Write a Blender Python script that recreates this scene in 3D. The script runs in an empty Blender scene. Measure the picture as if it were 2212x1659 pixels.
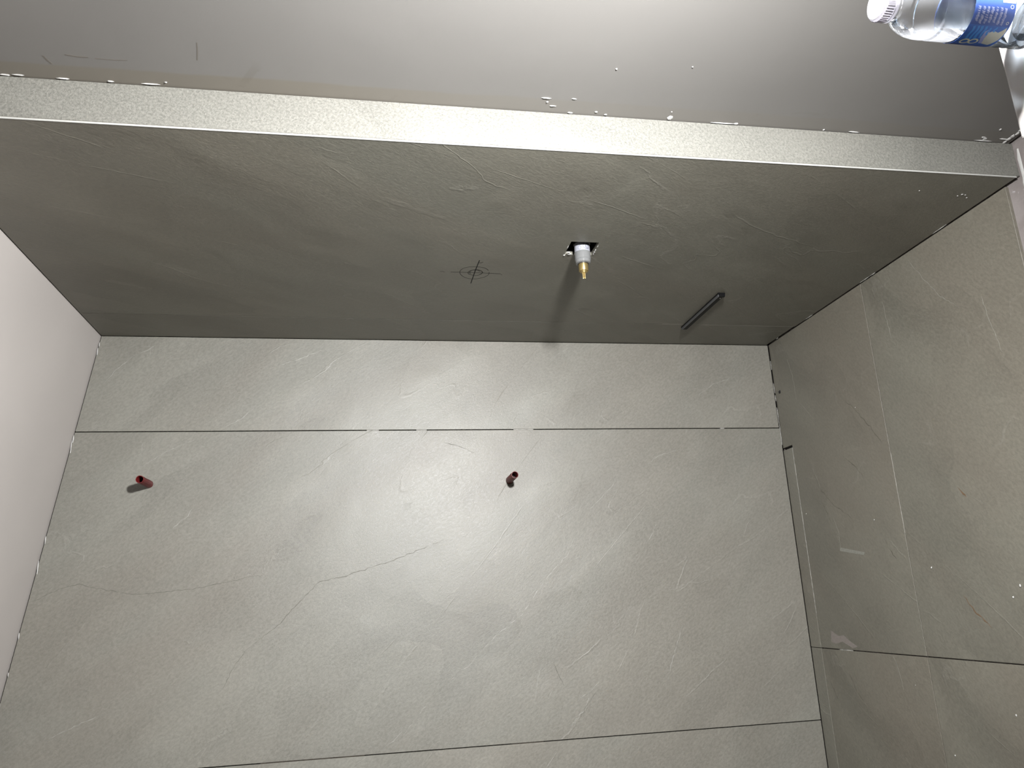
import bpy, bmesh, math, random
from mathutils import Vector, Matrix

scene = bpy.context.scene
COL = scene.collection

# ------------------------------------------------------------------ camera
# phone held sideways: world up (+Z) points to the left of the picture
cam_data = bpy.data.cameras.new('camera')
cam_data.sensor_width = 36.0
cam_data.sensor_fit = 'HORIZONTAL'
cam_data.lens = 1674.46 / 2212.0 * 36.0
cam_data.clip_start = 0.02
cam = bpy.data.objects.new('camera', cam_data)
COL.objects.link(cam)
CAM_C = Vector((-0.90357, -2.58550, 1.47565))
cr = Vector((-0.0440521, -0.1691242, -0.9846098))
cd = Vector((-0.9610781, 0.2762411, -0.0044500))
cf = Vector((0.2727423, 0.9460908, -0.1747105))
cam.matrix_world = Matrix((
    (cr.x, -cd.x, -cf.x, CAM_C.x),
    (cr.y, -cd.y, -cf.y, CAM_C.y),
    (cr.z, -cd.z, -cf.z, CAM_C.z),
    (0, 0, 0, 1)))
scene.camera = cam

# ------------------------------------------------------------------ world, exposure
world = bpy.data.worlds.new('world')
scene.world = world
world.use_nodes = True
world.node_tree.nodes['Background'].inputs[0].default_value = (0.9, 0.92, 1.0, 1)
world.node_tree.nodes['Background'].inputs[1].default_value = 0.02
scene.view_settings.view_transform = 'Standard'
scene.view_settings.look = 'None'
scene.view_settings.gamma = 1.0
scene.view_settings.use_curve_mapping = False
scene.view_settings.exposure = 0.0
LAMP_STRENGTH = 2550          # radiance of the LED panel of the work lamp
LAMP_POS = Vector((-0.19, -2.20, 1.085))
LAMP_ANGLE = math.radians(35)   # panel turned away from +Y towards -X
LAMP_TILT = math.radians(12)    # and tipped back, upwards

# ------------------------------------------------------------------ helpers
def rnd(seed):
    return random.Random(seed)

def link(name, me, mat=None, parent=None, label=None, cat=None, group=None, kind=None):
    o = bpy.data.objects.new(name, me)
    COL.objects.link(o)
    if mat is not None and me is not None and not me.materials:
        me.materials.append(mat)
    if parent is not None:
        o.parent = parent
    if label: o['label'] = label
    if cat: o['category'] = cat
    if group: o['group'] = group
    if kind: o['kind'] = kind
    return o

def empty(name, loc, label, cat, group=None, kind=None):
    o = bpy.data.objects.new(name, None)
    o.empty_display_size = 0.05
    o.location = loc
    COL.objects.link(o)
    if label: o['label'] = label
    if cat: o['category'] = cat
    if group: o['group'] = group
    if kind: o['kind'] = kind
    return o

def to_mesh(bm, name, smooth=False):
    bmesh.ops.recalc_face_normals(bm, faces=bm.faces)
    me = bpy.data.meshes.new(name)
    bm.to_mesh(me)
    bm.free()
    if smooth:
        for p in me.polygons:
            p.use_smooth = True
    return me

def place(o, loc):
    """put the object's own origin at loc while the vertices stay where they were built (world coordinates)"""
    pl = Vector((0, 0, 0))
    if o.parent is not None:
        p = o.parent
        while p is not None:
            pl += p.location
            p = p.parent
    o.data.transform(Matrix.Translation(-Vector(loc)))
    o.location = Vector(loc) - pl
    return o

def hexa(bm, c8):
    """c8: 4 corners of one side then the matching 4 of the other"""
    vs = [bm.verts.new(c) for c in c8]
    for f in ((0, 1, 2, 3), (7, 6, 5, 4), (0, 4, 5, 1), (1, 5, 6, 2), (2, 6, 7, 3), (3, 7, 4, 0)):
        bm.faces.new([vs[i] for i in f])

def box(bm, x0, x1, y0, y1, z0, z1):
    hexa(bm, [(x0, y0, z0), (x1, y0, z0), (x1, y1, z0), (x0, y1, z0),
              (x0, y0, z1), (x1, y0, z1), (x1, y1, z1), (x0, y1, z1)])

def bevel_all(bm, off, seg=1):
    bmesh.ops.recalc_face_normals(bm, faces=bm.faces)
    es = [e for e in bm.edges if len(e.link_faces) == 2 and e.calc_face_angle(0) > 0.3]
    bmesh.ops.bevel(bm, geom=es, offset=off, segments=seg, profile=0.5, affect='EDGES')

def poly_prism(bm, pts, off):
    """pts: 3-D polygon, extruded by vector off"""
    off = Vector(off)
    a = [bm.verts.new(p) for p in pts]
    b = [bm.verts.new(Vector(p) + off) for p in pts]
    bm.faces.new(a)
    bm.faces.new(list(reversed(b)))
    n = len(pts)
    for i in range(n):
        bm.faces.new((a[i], b[i], b[(i + 1) % n], a[(i + 1) % n]))

def lathe(bm, prof, origin, axis, n=40, cap0=False, cap1=False):
    """prof: list of (s, r) along axis"""
    axis = Vector(axis).normalized()
    u = axis.orthogonal().normalized()
    v = axis.cross(u)
    O = Vector(origin)
    rings = []
    for s, r in prof:
        rings.append([bm.verts.new(O + axis * s + (u * math.cos(2 * math.pi * i / n) + v * math.sin(2 * math.pi * i / n)) * r) for i in range(n)])
    for a, b in zip(rings, rings[1:]):
        for i in range(n):
            bm.faces.new((a[i], a[(i + 1) % n], b[(i + 1) % n], b[i]))
    if cap0: bm.faces.new(rings[0])
    if cap1: bm.faces.new(rings[-1])
    return rings

def sharpen(me, deg=35):
    me.set_sharp_from_angle(angle=math.radians(deg))

def chunk(name, loc, size, seed, mat, parent, label=None):
    """small irregular crumb of plaster"""
    r = rnd(seed)
    bm = bmesh.new()
    bmesh.ops.create_icosphere(bm, subdivisions=1, radius=0.5)
    for v in bm.verts:
        v.co *= 0.75 + 0.5 * r.random()
        v.co = Vector((v.co.x * size[0], v.co.y * size[1], v.co.z * size[2])) + Vector(loc)
    o = link(name, to_mesh(bm, name), mat, parent)
    if label: o['label'] = label
    return place(o, loc)

def ceil_z(x, y):
    return 2.36 - 0.1485 * x + 0.01567 * y

# ------------------------------------------------------------------ materials
class NT:
    def __init__(self, name):
        self.m = bpy.data.materials.new(name)
        self.m.use_nodes = True
        self.t = self.m.node_tree
        self.t.nodes.clear()
        self.out = self.t.nodes.new('ShaderNodeOutputMaterial')
    def n(self, kind, **kw):
        nd = self.t.nodes.new(kind)
        for k, v in kw.items():
            setattr(nd, k, v)
        return nd
    def l(self, a, b):
        self.t.links.new(a, b)
    def val(self, sock, v):
        if hasattr(v, 'is_output') or hasattr(v, 'links'):
            self.l(v, sock)
        else:
            sock.default_value = v
    def math(self, op, a, b=None, c=None, clamp=False):
        nd = self.n('ShaderNodeMath', operation=op, use_clamp=clamp)
        self.val(nd.inputs[0], a)
        if b is not None: self.val(nd.inputs[1], b)
        if c is not None: self.val(nd.inputs[2], c)
        return nd.outputs[0]
    def mix(self, fac, a, b, mode='MIX'):
        nd = self.n('ShaderNodeMix', data_type='RGBA', blend_type=mode)
        self.val(nd.inputs[0], fac)
        self.val(nd.inputs[6], a)
        self.val(nd.inputs[7], b)
        return nd.outputs[2]
    def noise(self, vec, scale, detail=4, rough=0.5, dist=0.0):
        nd = self.n('ShaderNodeTexNoise')
        if vec is not None: self.l(vec, nd.inputs['Vector'])
        nd.inputs['Scale'].default_value = scale
        nd.inputs['Detail'].default_value = detail
        nd.inputs['Roughness'].default_value = rough
        nd.inputs['Distortion'].default_value = dist
        return nd.outputs['Fac']
    def ramp(self, fac, lo, hi, a=0.0, b=1.0):
        nd = self.n('ShaderNodeMapRange', interpolation_type='SMOOTHSTEP')
        self.l(fac, nd.inputs[0])
        nd.inputs[1].default_value = lo
        nd.inputs[2].default_value = hi
        nd.inputs[3].default_value = a
        nd.inputs[4].default_value = b
        return nd.outputs[0]
    def bump(self, h, strength, dist, normal=None):
        nd = self.n('ShaderNodeBump')
        nd.inputs['Strength'].default_value = strength
        nd.inputs['Distance'].default_value = dist
        self.l(h, nd.inputs['Height'])
        if normal is not None: self.l(normal, nd.inputs['Normal'])
        return nd.outputs[0]
    def principled(self, color, rough=0.5, metallic=0.0, normal=None, spec=0.5, **kw):
        b = self.n('ShaderNodeBsdfPrincipled')
        self.val(b.inputs['Base Color'], color)
        self.val(b.inputs['Roughness'], rough)
        b.inputs['Metallic'].default_value = metallic
        b.inputs['Specular IOR Level'].default_value = spec
        if normal is not None: self.l(normal, b.inputs['Normal'])
        for k, v in kw.items():
            b.inputs[k.replace('_', ' ')].default_value = v
        self.l(b.outputs[0], self.out.inputs[0])
        return b

def simple(name, col, rough=0.5, metallic=0.0, spec=0.5, grain=0.0, gscale=300.0, vary=0.0):
    t = NT(name)
    c = tuple(col) + (1,)
    nrm = None
    colsock = c
    if grain or vary:
        tc = t.n('ShaderNodeTexCoord').outputs['Object']
        f = t.noise(tc, gscale, 3, 0.6)
        if vary:
            colsock = t.mix(t.ramp(f, 0.3, 0.7), tuple(x * (1 - vary) for x in col) + (1,), tuple(min(1, x * (1 + vary)) for x in col) + (1,))
        if grain:
            nrm = t.bump(f, grain, 0.001)
    t.principled(colsock, rough, metallic, nrm, spec)
    return t.m

def slate(name, rot, angle, stretch=2.6, base=(0.165, 0.162, 0.140), warm=(0.158, 0.145, 0.122), rough=0.46,
          fine=0.5, cleft=0.5, seed=0.0, tone=0.12, grain=0.13, gscale=150.0, gstretch=1.7):
    """stone-look porcelain: anisotropic grain, cleft edges and pale veins.
    rot turns the plane of the slab into local XY; angle is the vein direction in that plane."""
    t = NT(name)
    tc = t.n('ShaderNodeTexCoord').outputs['Object']
    inf = t.n('ShaderNodeObjectInfo')
    mp = t.n('ShaderNodeMapping')
    mp.inputs['Rotation'].default_value = rot
    t.l(tc, mp.inputs['Vector'])
    mp2 = t.n('ShaderNodeMapping')
    mp2.vector_type = 'TEXTURE'
    mp2.inputs['Location'].default_value = (seed, seed * 0.37, seed * 0.11)
    mp2.inputs['Rotation'].default_value = (0, 0, angle)
    mp2.inputs['Scale'].default_value = (stretch, 1, 1)
    t.l(mp.outputs[0], mp2.inputs['Vector'])
    P = mp2.outputs[0]          # x runs along the veins
    PI = mp.outputs[0]
    # broad tonal clouds
    cl = t.noise(P, 1.9, 5, 0.55, 0.6)
    cl2 = t.noise(P, 5.0, 5, 0.6, 0.4)
    # cleft layers : sawtooth contours of a smooth noise
    sm = t.noise(P, 1.7, 3, 0.45, 0.35)
    wob = t.noise(PI, 26.0, 3, 0.6)
    smw = t.math('ADD', sm, t.math('MULTIPLY', t.math('SUBTRACT', wob, 0.5), 0.018))
    saw = t.math('FRACT', t.math('MULTIPLY', smw, 11.0))
    mask = t.ramp(t.noise(PI, 3.1, 2, 0.5), 0.40, 0.58)
    sawm = t.math('MULTIPLY', saw, mask)
    # thin pale veins
    v1 = t.noise(P, 2.6, 3, 0.5, 0.5)
    v1w = t.math('ADD', v1, t.math('MULTIPLY', t.math('SUBTRACT', wob, 0.5), 0.03))
    line = t.ramp(t.math('ABSOLUTE', t.math('SUBTRACT', v1w, 0.52)), 0.0, 0.0045, 1.0, 0.0)
    vm = t.ramp(t.noise(PI, 4.3, 2, 0.5), 0.50, 0.62)
    vein = t.math('MULTIPLY', line, vm)
    # fine grain, slightly streaked
    mp3 = t.n('ShaderNodeMapping')
    mp3.vector_type = 'TEXTURE'
    mp3.inputs['Rotation'].default_value = (0, 0, angle)
    mp3.inputs['Scale'].default_value = (gstretch, 1, 1)
    t.l(mp.outputs[0], mp3.inputs['Vector'])
    g1 = t.noise(mp3.outputs[0], gscale, 5, 0.70, 0.3)
    # long straight veins
    mp4 = t.n('ShaderNodeMapping')
    mp4.vector_type = 'TEXTURE'
    mp4.inputs['Location'].default_value = (seed * 1.7, seed, 0)
    mp4.inputs['Rotation'].default_value = (0, 0, angle + 0.12)
    mp4.inputs['Scale'].default_value = (5.0, 0.8, 1)
    t.l(mp.outputs[0], mp4.inputs['Vector'])
    v2 = t.noise(mp4.outputs[0], 2.6, 2, 0.4, 0.2)
    v2 = t.math('ADD', v2, t.math('MULTIPLY', t.math('SUBTRACT', wob, 0.5), 0.016))
    line2 = t.ramp(t.math('ABSOLUTE', t.math('SUBTRACT', v2, 0.50)), 0.0, 0.0045, 1.0, 0.0)
    line2 = t.math('MULTIPLY', line2, t.ramp(t.noise(PI, 3.7, 3, 0.6), 0.46, 0.60))
    vein = t.math('MAXIMUM', vein, line2)
    # each cleft layer has its own tone
    wn = t.n('ShaderNodeTexWhiteNoise', noise_dimensions='1D')
    t.l(t.math('FLOOR', t.math('MULTIPLY', smw, 11.0)), wn.inputs['W'])
    layer = t.math('MULTIPLY', t.math('SUBTRACT', wn.outputs['Value'], 0.5), t.math('MULTIPLY', mask, 0.16))
    g2 = t.noise(PI, 420.0, 2, 0.6)
    # colour
    c0 = t.mix(t.ramp(cl, 0.38, 0.62), base + (1,), warm + (1,))
    dk = tuple(x * (1 - tone) for x in base)
    lt = tuple(x * (1 + tone) for x in base)
    c1 = t.mix(0.45, c0, t.mix(t.ramp(cl2, 0.35, 0.65), dk + (1,), lt + (1,)))
    c2 = t.mix(t.math('MULTIPLY', t.math('SUBTRACT', sawm, 0.5), 0.10, clamp=True), c1, tuple(x * 1.25 for x in base) + (1,))
    c3 = t.mix(t.math('MULTIPLY', vein, 0.10), c2, (0.30, 0.29, 0.26, 1))
    gr = t.math('ADD', t.ramp(g1, 0.30, 0.70, 1 - grain, 1 + grain), layer)
    mul = t.n('ShaderNodeVectorMath', operation='SCALE')
    t.l(c3, mul.inputs[0]); t.l(gr, mul.inputs['Scale'])
    rnd_f = t.ramp(inf.outputs['Random'], 0, 1, 0.97, 1.03)
    mul2 = t.n('ShaderNodeVectorMath', operation='SCALE')
    t.l(mul.outputs[0], mul2.inputs[0]); t.l(rnd_f, mul2.inputs['Scale'])
    # relief
    h = t.math('ADD', t.math('MULTIPLY', g1, 0.55), t.math('MULTIPLY', g2, 0.3))
    nb = t.bump(h, fine, 0.0018)
    hc = t.math('ADD', t.math('MULTIPLY', sawm, 1.0), t.math('MULTIPLY', cl2, 0.8))
    hc = t.math('ADD', hc, t.math('MULTIPLY', vein, 0.25))
    nb = t.bump(hc, cleft, 0.0035, nb)
    rg = t.ramp(g1, 0.3, 0.7, rough - 0.05, rough + 0.05)
    t.principled(mul2.outputs[0], rg, 0.0, nb, 0.5)
    return t.m

R90 = math.pi / 2
# plane rotations: back wall (X,Z) -> XY ; right wall (Y,Z) -> XY ; floor is XY already
M_BACK = slate('slab_back_material', (-R90, 0, 0), math.radians(128), seed=3.0)
M_RIGHT = slate('slab_right_shaded_material', (0, R90, 0), math.radians(145), seed=8.0, stretch=3.2, fine=0.7, base=(0.136, 0.132, 0.108), warm=(0.131, 0.118, 0.094))  # same tile as the back wall; shade and warm bounce put into its base colours
M_FLOOR = slate('floor_tile_material', (0, 0, 0), math.radians(42), seed=5.0, stretch=2.8, fine=0.45, base=(0.136, 0.130, 0.106), warm=(0.131, 0.116, 0.093))
M_END = slate('end_tile_material', (-R90, 0, 0), math.radians(60), seed=1.5, fine=1.0, cleft=0.12, tone=0.05, base=(0.145, 0.143, 0.127), warm=(0.142, 0.137, 0.120), grain=0.26, gscale=210.0, gstretch=1.1)
M_DRAIN = slate('drain_cover_material', (0, 0, 0), math.radians(42), seed=5.4, stretch=2.0, fine=0.35,
                base=(0.146, 0.141, 0.117), warm=(0.131, 0.118, 0.095))
M_MORTAR = simple('mortar_material', (0.009, 0.008, 0.007), 0.95, spec=0.1)
M_VOID = simple('cavity_material', (0.006, 0.005, 0.0045), 0.95, spec=0.1)
M_GROUT = simple('grout_material', (0.26, 0.255, 0.235), 0.8, vary=0.4, gscale=60)
M_GROUT_DK = simple('dark_grout_material', (0.035, 0.028, 0.02), 0.9, vary=0.4, gscale=80)
M_PLASTER = simple('plaster_crumb_material', (0.46, 0.455, 0.44), 0.75, grain=0.4, gscale=500, vary=0.06)
M_STEEL = simple('brushed_trim_material', (0.42, 0.42, 0.40), 0.35, 0.25, grain=0.03, gscale=90)
M_INK = simple('pencil_material', (0.006, 0.006, 0.006), 0.7, spec=0.2)
M_INK_THIN = simple('faint_pencil_material', (0.020, 0.019, 0.017), 0.7, spec=0.2)

def painted(name, base, strip=None):
    """rolled wall paint with slow unevenness; strip = y above which a primer band shows along the tile joint"""
    t = NT(name)
    tc = t.n('ShaderNodeTexCoord').outputs['Object']
    a = t.noise(tc, 2.2, 4, 0.5, 0.3)
    b = t.noise(tc, 260.0, 2, 0.5)
    c = t.mix(t.ramp(a, 0.3, 0.7), tuple(x * 0.97 for x in base) + (1,), tuple(x * 1.03 for x in base) + (1,))
    if strip is not None:
        geo = t.n('ShaderNodeNewGeometry')
        sp = t.n('ShaderNodeSeparateXYZ')
        t.l(geo.outputs['Position'], sp.inputs[0])
        wob = t.math('MULTIPLY', t.math('SUBTRACT', t.noise(tc, 5.0, 3, 0.5), 0.5), 0.02)
        f = t.ramp(t.math('ADD', sp.outputs[1], wob), strip - 0.004, strip + 0.004)
        fz = t.ramp(sp.outputs[2], 1.0, 1.7, 0.35, 1.0)
        c = t.mix(t.math('MULTIPLY', f, fz), c, (0.155, 0.142, 0.12, 1))
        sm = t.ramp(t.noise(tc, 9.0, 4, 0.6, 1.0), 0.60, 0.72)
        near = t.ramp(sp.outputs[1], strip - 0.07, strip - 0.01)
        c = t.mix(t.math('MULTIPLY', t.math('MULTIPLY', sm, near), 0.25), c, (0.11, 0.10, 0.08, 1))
    nb = t.bump(b, 0.10, 0.0006)
    nb = t.bump(a, 0.25, 0.01, nb)
    t.principled(c, 0.5, 0.0, nb, 0.22)
    return t.m

M_PAINT = painted('wall_paint_material', (0.158, 0.152, 0.143), strip=-1.250)
M_PAINT2 = painted('room_paint_material', (0.10, 0.095, 0.085))
M_CEIL = painted('ceiling_paint_material', (0.40, 0.372, 0.352))

def screed_mat():
    t = NT('screed_material')
    tc = t.n('ShaderNodeTexCoord').outputs['Object']
    a = t.noise(tc, 14.0, 5, 0.65)
    b = t.noise(tc, 60.0, 4, 0.6)
    c = t.mix(t.ramp(a, 0.35, 0.65), (0.185, 0.163, 0.155, 1), (0.23, 0.208, 0.20, 1))
    c = t.mix(t.ramp(b, 0.62, 0.75), c, (0.36, 0.345, 0.345, 1))
    t.principled(c, 0.85, 0.0, t.bump(b, 0.5, 0.002), 0.3)
    return t.m
M_SCREED = screed_mat()

# ------------------------------------------------------------------ room shell
Y0 = -1.208      # front of the built-out shower wall
XP = 0.092       # painted wall beyond it
XL, YF = -3.2, -5.2
T = 0.009        # slab thickness
GC = 0.004       # open gap under the ceiling

def shell(name, bm, mat, label, cat):
    o = link(name, to_mesh(bm, name), mat, None, label, cat, kind='structure')
    return o

# back wall : mortar bed behind the slabs
bm = bmesh.new()
hexa(bm, [(XL, T, -0.06), (0.25, T, -0.06), (0.25, T, ceil_z(0.25, 0) + .02), (XL, T, ceil_z(XL, 0) + .02),
          (XL, .12, -0.06), (0.25, .12, -0.06), (0.25, .12, ceil_z(0.25, 0) + .02), (XL, .12, ceil_z(XL, 0) + .02)])
wall_back = shell('wall_back', bm, M_MORTAR, 'pale slab-clad back wall of the shower with two red pipe stubs', 'wall')

def slab_back(x0, x1, z0, name='slab'):
    bm = bmesh.new()
    hexa(bm, [(x0, 0, z0), (x1, 0, z0), (x1, 0, ceil_z(x1, 0) - GC), (x0, 0, ceil_z(x0, 0) - GC),
              (x0, T, z0), (x1, T, z0), (x1, T, ceil_z(x1, 0) - GC), (x0, T, ceil_z(x0, 0) - GC)])
    bevel_all(bm, 0.0008)
    return place(link(name, to_mesh(bm, name), M_BACK, wall_back), (x1, 0, 0))
slab_back(-0.3208, -0.0012, 0.004)
slab_back(-1.3202, -0.3236, 0.002)
slab_back(-2.3200, -1.3230, 0.002)
slab_back(XL + 0.01, -2.3228, 0.002)

def grout_bit(name, parent, mat, x0, x1, y0, y1, z0, z1):
    bm = bmesh.new()
    box(bm, x0, x1, y0, y1, z0, z1)
    return place(link(name, to_mesh(bm, name), mat, parent), (x0, y0, z0))
# pale grout left in parts of the otherwise open joint
for z0, z1 in ((1.46, 1.50), (1.30, 1.335), (0.93, 1.0), (0.22, 0.235)):
    grout_bit('grout_line', wall_back, M_GROUT, -0.3236, -0.3208, 0.0012, T, z0, z1)
for z0, z1 in ((1.5, 1.8), (0.95, 1.05)):
    grout_bit('grout_line', wall_back, M_GROUT_DK, -1.3230, -1.3202, 0.002, T, z0, z1)

# built-out right wall of the shower : body + slabs, a hole for the valve
HY0, HY1, HZ0, HZ1 = -0.7975, -0.7205, 0.8955, 0.9705
bm = bmesh.new()
def right_piece(bm, x0, x1, y0, y1, z0, z1f):
    zt = lambda x, y: z1f if not callable(z1f) else z1f(x, y)
    hexa(bm, [(x0, y0, z0), (x1, y0, z0), (x1, y0, zt(x1, y0)), (x0, y0, zt(x0, y0)),
              (x0, y1, z0), (x1, y1, z0), (x1, y1, zt(x1, y1)), (x0, y1, zt(x0, y1))])
cz = lambda x, y: ceil_z(x, y) + .02
EX = XP + T
right_piece(bm, T, EX, Y0 + T, HY0, -0.06, cz)
right_piece(bm, T, EX, HY1, 0.12, -0.06, cz)
right_piece(bm, T, EX, HY0, HY1, -0.06, HZ0)
right_piece(bm, T, EX, HY0, HY1, HZ1, cz)
right_piece(bm, EX, 0.25, Y0 + T, 0.12, -0.06, cz)
wall_right = shell('wall_right', bm, M_MORTAR, 'dark shaded slab-clad shower wall with the valve and the black bar', 'wall')

G = 0.0008
def slab_right(y0, y1, z0, hole=None, name='slab'):
    bm = bmesh.new()
    top = lambda y: ceil_z(0, y) - GC
    if hole is None:
        hexa(bm, [(0, y0, z0), (0, y1, z0), (0, y1, top(y1)), (0, y0, top(y0)),
                  (T, y0, z0), (T, y1, z0), (T, y1, top(y1)), (T, y0, top(y0))])
    else:
        a0, a1, b0, b1 = hole
        ys = [y0, a0, a1, y1]
        def zs(y): return [z0, b0, b1, top(y)]
        V = {}
        for xi, x in enumerate((0, T)):
            for i, y in enumerate(ys):
                for k, z in enumerate(zs(y)):
                    V[xi, i, k] = bm.verts.new((x, y, z))
        for i in range(3):
            for k in range(3):
                if i == 1 and k == 1: continue
                bm.faces.new([V[0, i, k], V[0, i + 1, k], V[0, i + 1, k + 1], V[0, i, k + 1]])
                bm.faces.new([V[1, i, k], V[1, i, k + 1], V[1, i + 1, k + 1], V[1, i + 1, k]])
        for k in range(3):
            bm.faces.new([V[0, 0, k], V[0, 0, k + 1], V[1, 0, k + 1], V[1, 0, k]])
            bm.faces.new([V[0, 3, k], V[1, 3, k], V[1, 3, k + 1], V[0, 3, k + 1]])
        for i in range(3):
            bm.faces.new([V[0, i, 0], V[1, i, 0], V[1, i + 1, 0], V[0, i + 1, 0]])
            bm.faces.new([V[0, i, 3], V[0, i + 1, 3], V[1, i + 1, 3], V[1, i, 3]])
        q = [(1, 1), (2, 1), (2, 2), (1, 2)]
        for (i, k), (i2, k2) in zip(q, q[1:] + q[:1]):
            bm.faces.new([V[0, i, k], V[0, i2, k2], V[1, i2, k2], V[1, i, k]])
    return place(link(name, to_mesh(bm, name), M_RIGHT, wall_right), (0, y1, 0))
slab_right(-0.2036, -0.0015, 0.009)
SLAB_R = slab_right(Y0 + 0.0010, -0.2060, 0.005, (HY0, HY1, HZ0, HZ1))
grout_bit('grout_line', wall_right, M_PLASTER, 0.0003, T, -0.2060, -0.2036, 0.005, 0.50)
grout_bit('grout_line', wall_right, M_GROUT_DK, 0.0010, T, -0.2060, -0.2036, 0.50, 1.20)
grout_bit('grout_line', wall_right, M_GROUT, 0.0010, T, -0.2060, -0.2036, 1.20, 1.33)
grout_bit('grout_line', wall_right, M_GROUT_DK, 0.0010, T, -0.2060, -0.2036, 1.33, 2.30)
# cavity behind the hole
bm = bmesh.new()
box(bm, 0.085, 0.088, HY0 - .002, HY1 + .002, HZ0 - .002, HZ1 + .002)
place(link('cavity_back', to_mesh(bm, 'cavity_back'), M_VOID, wall_right), (0.086, -.757, .932))

# narrow end face of the built-out wall
bm = bmesh.new()
hexa(bm, [(0.0046, Y0, -0.006), (XP - 0.0015, Y0, -0.006), (XP - 0.0015, Y0, ceil_z(XP, Y0) - GC), (0.0046, Y0, ceil_z(0, Y0) - GC),
          (0.0046, Y0 + T, -0.006), (XP - 0.0015, Y0 + T, -0.006), (XP - 0.0015, Y0 + T, ceil_z(XP, Y0) - GC), (0.0046, Y0 + T, ceil_z(0, Y0) - GC)])
bevel_all(bm, 0.0006)
o = place(link('end_tile', to_mesh(bm, 'end_tile'), M_END, wall_right), (0.0, Y0, 0))
o['label'] = 'bright narrow slab strip on the end of the shower wall'

# metal corner profile
bm = bmesh.new()
right_piece(bm, -0.0006, 0.0028, Y0 - 0.0008, Y0 + 0.0009, 0.004, lambda x, y: ceil_z(x, y) - GC)
right_piece(bm, 0.0014, 0.0026, Y0 + 0.0009, Y0 + 0.0088, 0.004, lambda x, y: ceil_z(x, y) - GC)
trim = link('trim_1', to_mesh(bm, 'trim_1'), M_STEEL, None, 'thin bright metal edge profile on the corner of the shower wall', 'trim', kind='structure')
place(trim, (0, Y0, 0))

# painted wall continuing towards the viewer
bm = bmesh.new()
hexa(bm, [(XP, YF, 0.001), (0.25, YF, 0.001), (0.25, YF, cz(.25, YF)), (XP, YF, cz(XP, YF)),
          (XP, Y0 + 0.004, 0.001), (0.25, Y0 + 0.004, 0.001), (0.25, Y0 + 0.004, cz(.25, Y0)), (XP, Y0 + 0.004, cz(XP, Y0))])
wall_entrance = shell('wall_entrance', bm, M_PAINT, 'grey-white painted wall next to the bright tile strip', 'wall')
place(wall_entrance, (XP, Y0, 0))

# remaining walls of the room (outside the picture)
bm = bmesh.new()
hexa(bm, [(XL - .1, YF, -0.06), (XL, YF, -0.06), (XL, YF, cz(XL, YF)), (XL - .1, YF, cz(XL - .1, YF)),
          (XL - .1, .12, -0.06), (XL, .12, -0.06), (XL, .12, cz(XL, 0)), (XL - .1, .12, cz(XL - .1, 0))])
shell('wall_left', bm, M_PAINT2, 'painted wall facing the dark shower wall', 'wall')
bm = bmesh.new()
hexa(bm, [(XL - .1, YF - .1, -0.06), (0.25, YF - .1, -0.06), (0.25, YF - .1, cz(.25, YF)), (XL - .1, YF - .1, cz(XL - .1, YF)),
          (XL - .1, YF, -0.06), (0.25, YF, -0.06), (0.25, YF, cz(.25, YF)), (XL - .1, YF, cz(XL - .1, YF))])
shell('wall_front', bm, M_PAINT2, 'painted wall behind the viewer', 'wall')

# sloping ceiling
bm = bmesh.new()
c4 = [(XL - .1, YF - .1), (0.25, YF - .1), (0.25, .12), (XL - .1, .12)]
hexa(bm, [(x, y, ceil_z(x, y)) for x, y in c4] + [(x, y, ceil_z(x, y) + .08) for x, y in c4])
ceiling = shell('ceiling', bm, M_CEIL, 'plain pinkish white sloping ceiling beside the shower slabs', 'ceiling')

# floor : bare screed, shower tiles laid on it
ZS = -0.009
bm = bmesh.new()
box(bm, XL - .1, 0.25, YF - .1, 0.12, -0.08, ZS)
floor = shell('floor', bm, M_SCREED, 'bathroom floor, bare screed in front of the tiled shower area', 'floor')

def floor_tile(poly, name='floor_tile'):
    bm = bmesh.new()
    poly_prism(bm, [(x, y, 0) for x, y in poly], (0, 0, ZS))
    bevel_all(bm, 0.0006)
    return place(link(name, to_mesh(bm, name), M_FLOOR, floor), (poly[0][0], poly[0][1], 0))
YJ, XJ, DE, DW = -0.588, -1.0905, -0.4045, -0.0640
j = 0.0008
floor_tile([(-0.001, -0.0015), (DE + 0.005, -0.0015), (DE + 0.005, -DW * -1 - 0.0012), (XJ + 0.0015, DW - 0.0012), (XJ + 0.0015, YJ + j), (-0.001, YJ + j)])
floor_tile([(-0.001, YJ - j), (XJ + 0.0015, YJ - j), (XJ + 0.0015, -1.165), (-0.001, -1.168)])
floor_tile([(XJ - 0.0015, DW - 0.0012), (-2.28, DW - 0.0012), (-2.28, YJ + j), (XJ - 0.0015, YJ + j)])
floor_tile([(XJ - 0.0015, YJ - j), (-2.28, YJ - j), (-2.28, -1.165), (XJ - 0.0015, -1.165)])
floor_tile([(-2.283, -0.0015), (XL + 0.004, -0.0015), (XL + 0.004, -1.165), (-2.283, -1.165)])
def fgrout(mat, x0, x1, y0, y1):
    return grout_bit('grout_line', floor, mat, x0, x1, y0, y1, ZS - 0.001, -0.0008)
fgrout(M_GROUT_DK, -0.53, -0.005, YJ - j, YJ + j)
fgrout(M_GROUT, -0.76, -0.53, YJ - j, YJ + j)
fgrout(M_GROUT_DK, -2.2, -0.76, YJ - j, YJ + j)
fgrout(M_GROUT, XJ - 0.0015, XJ + 0.0015, -0.24, -0.17)
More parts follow.
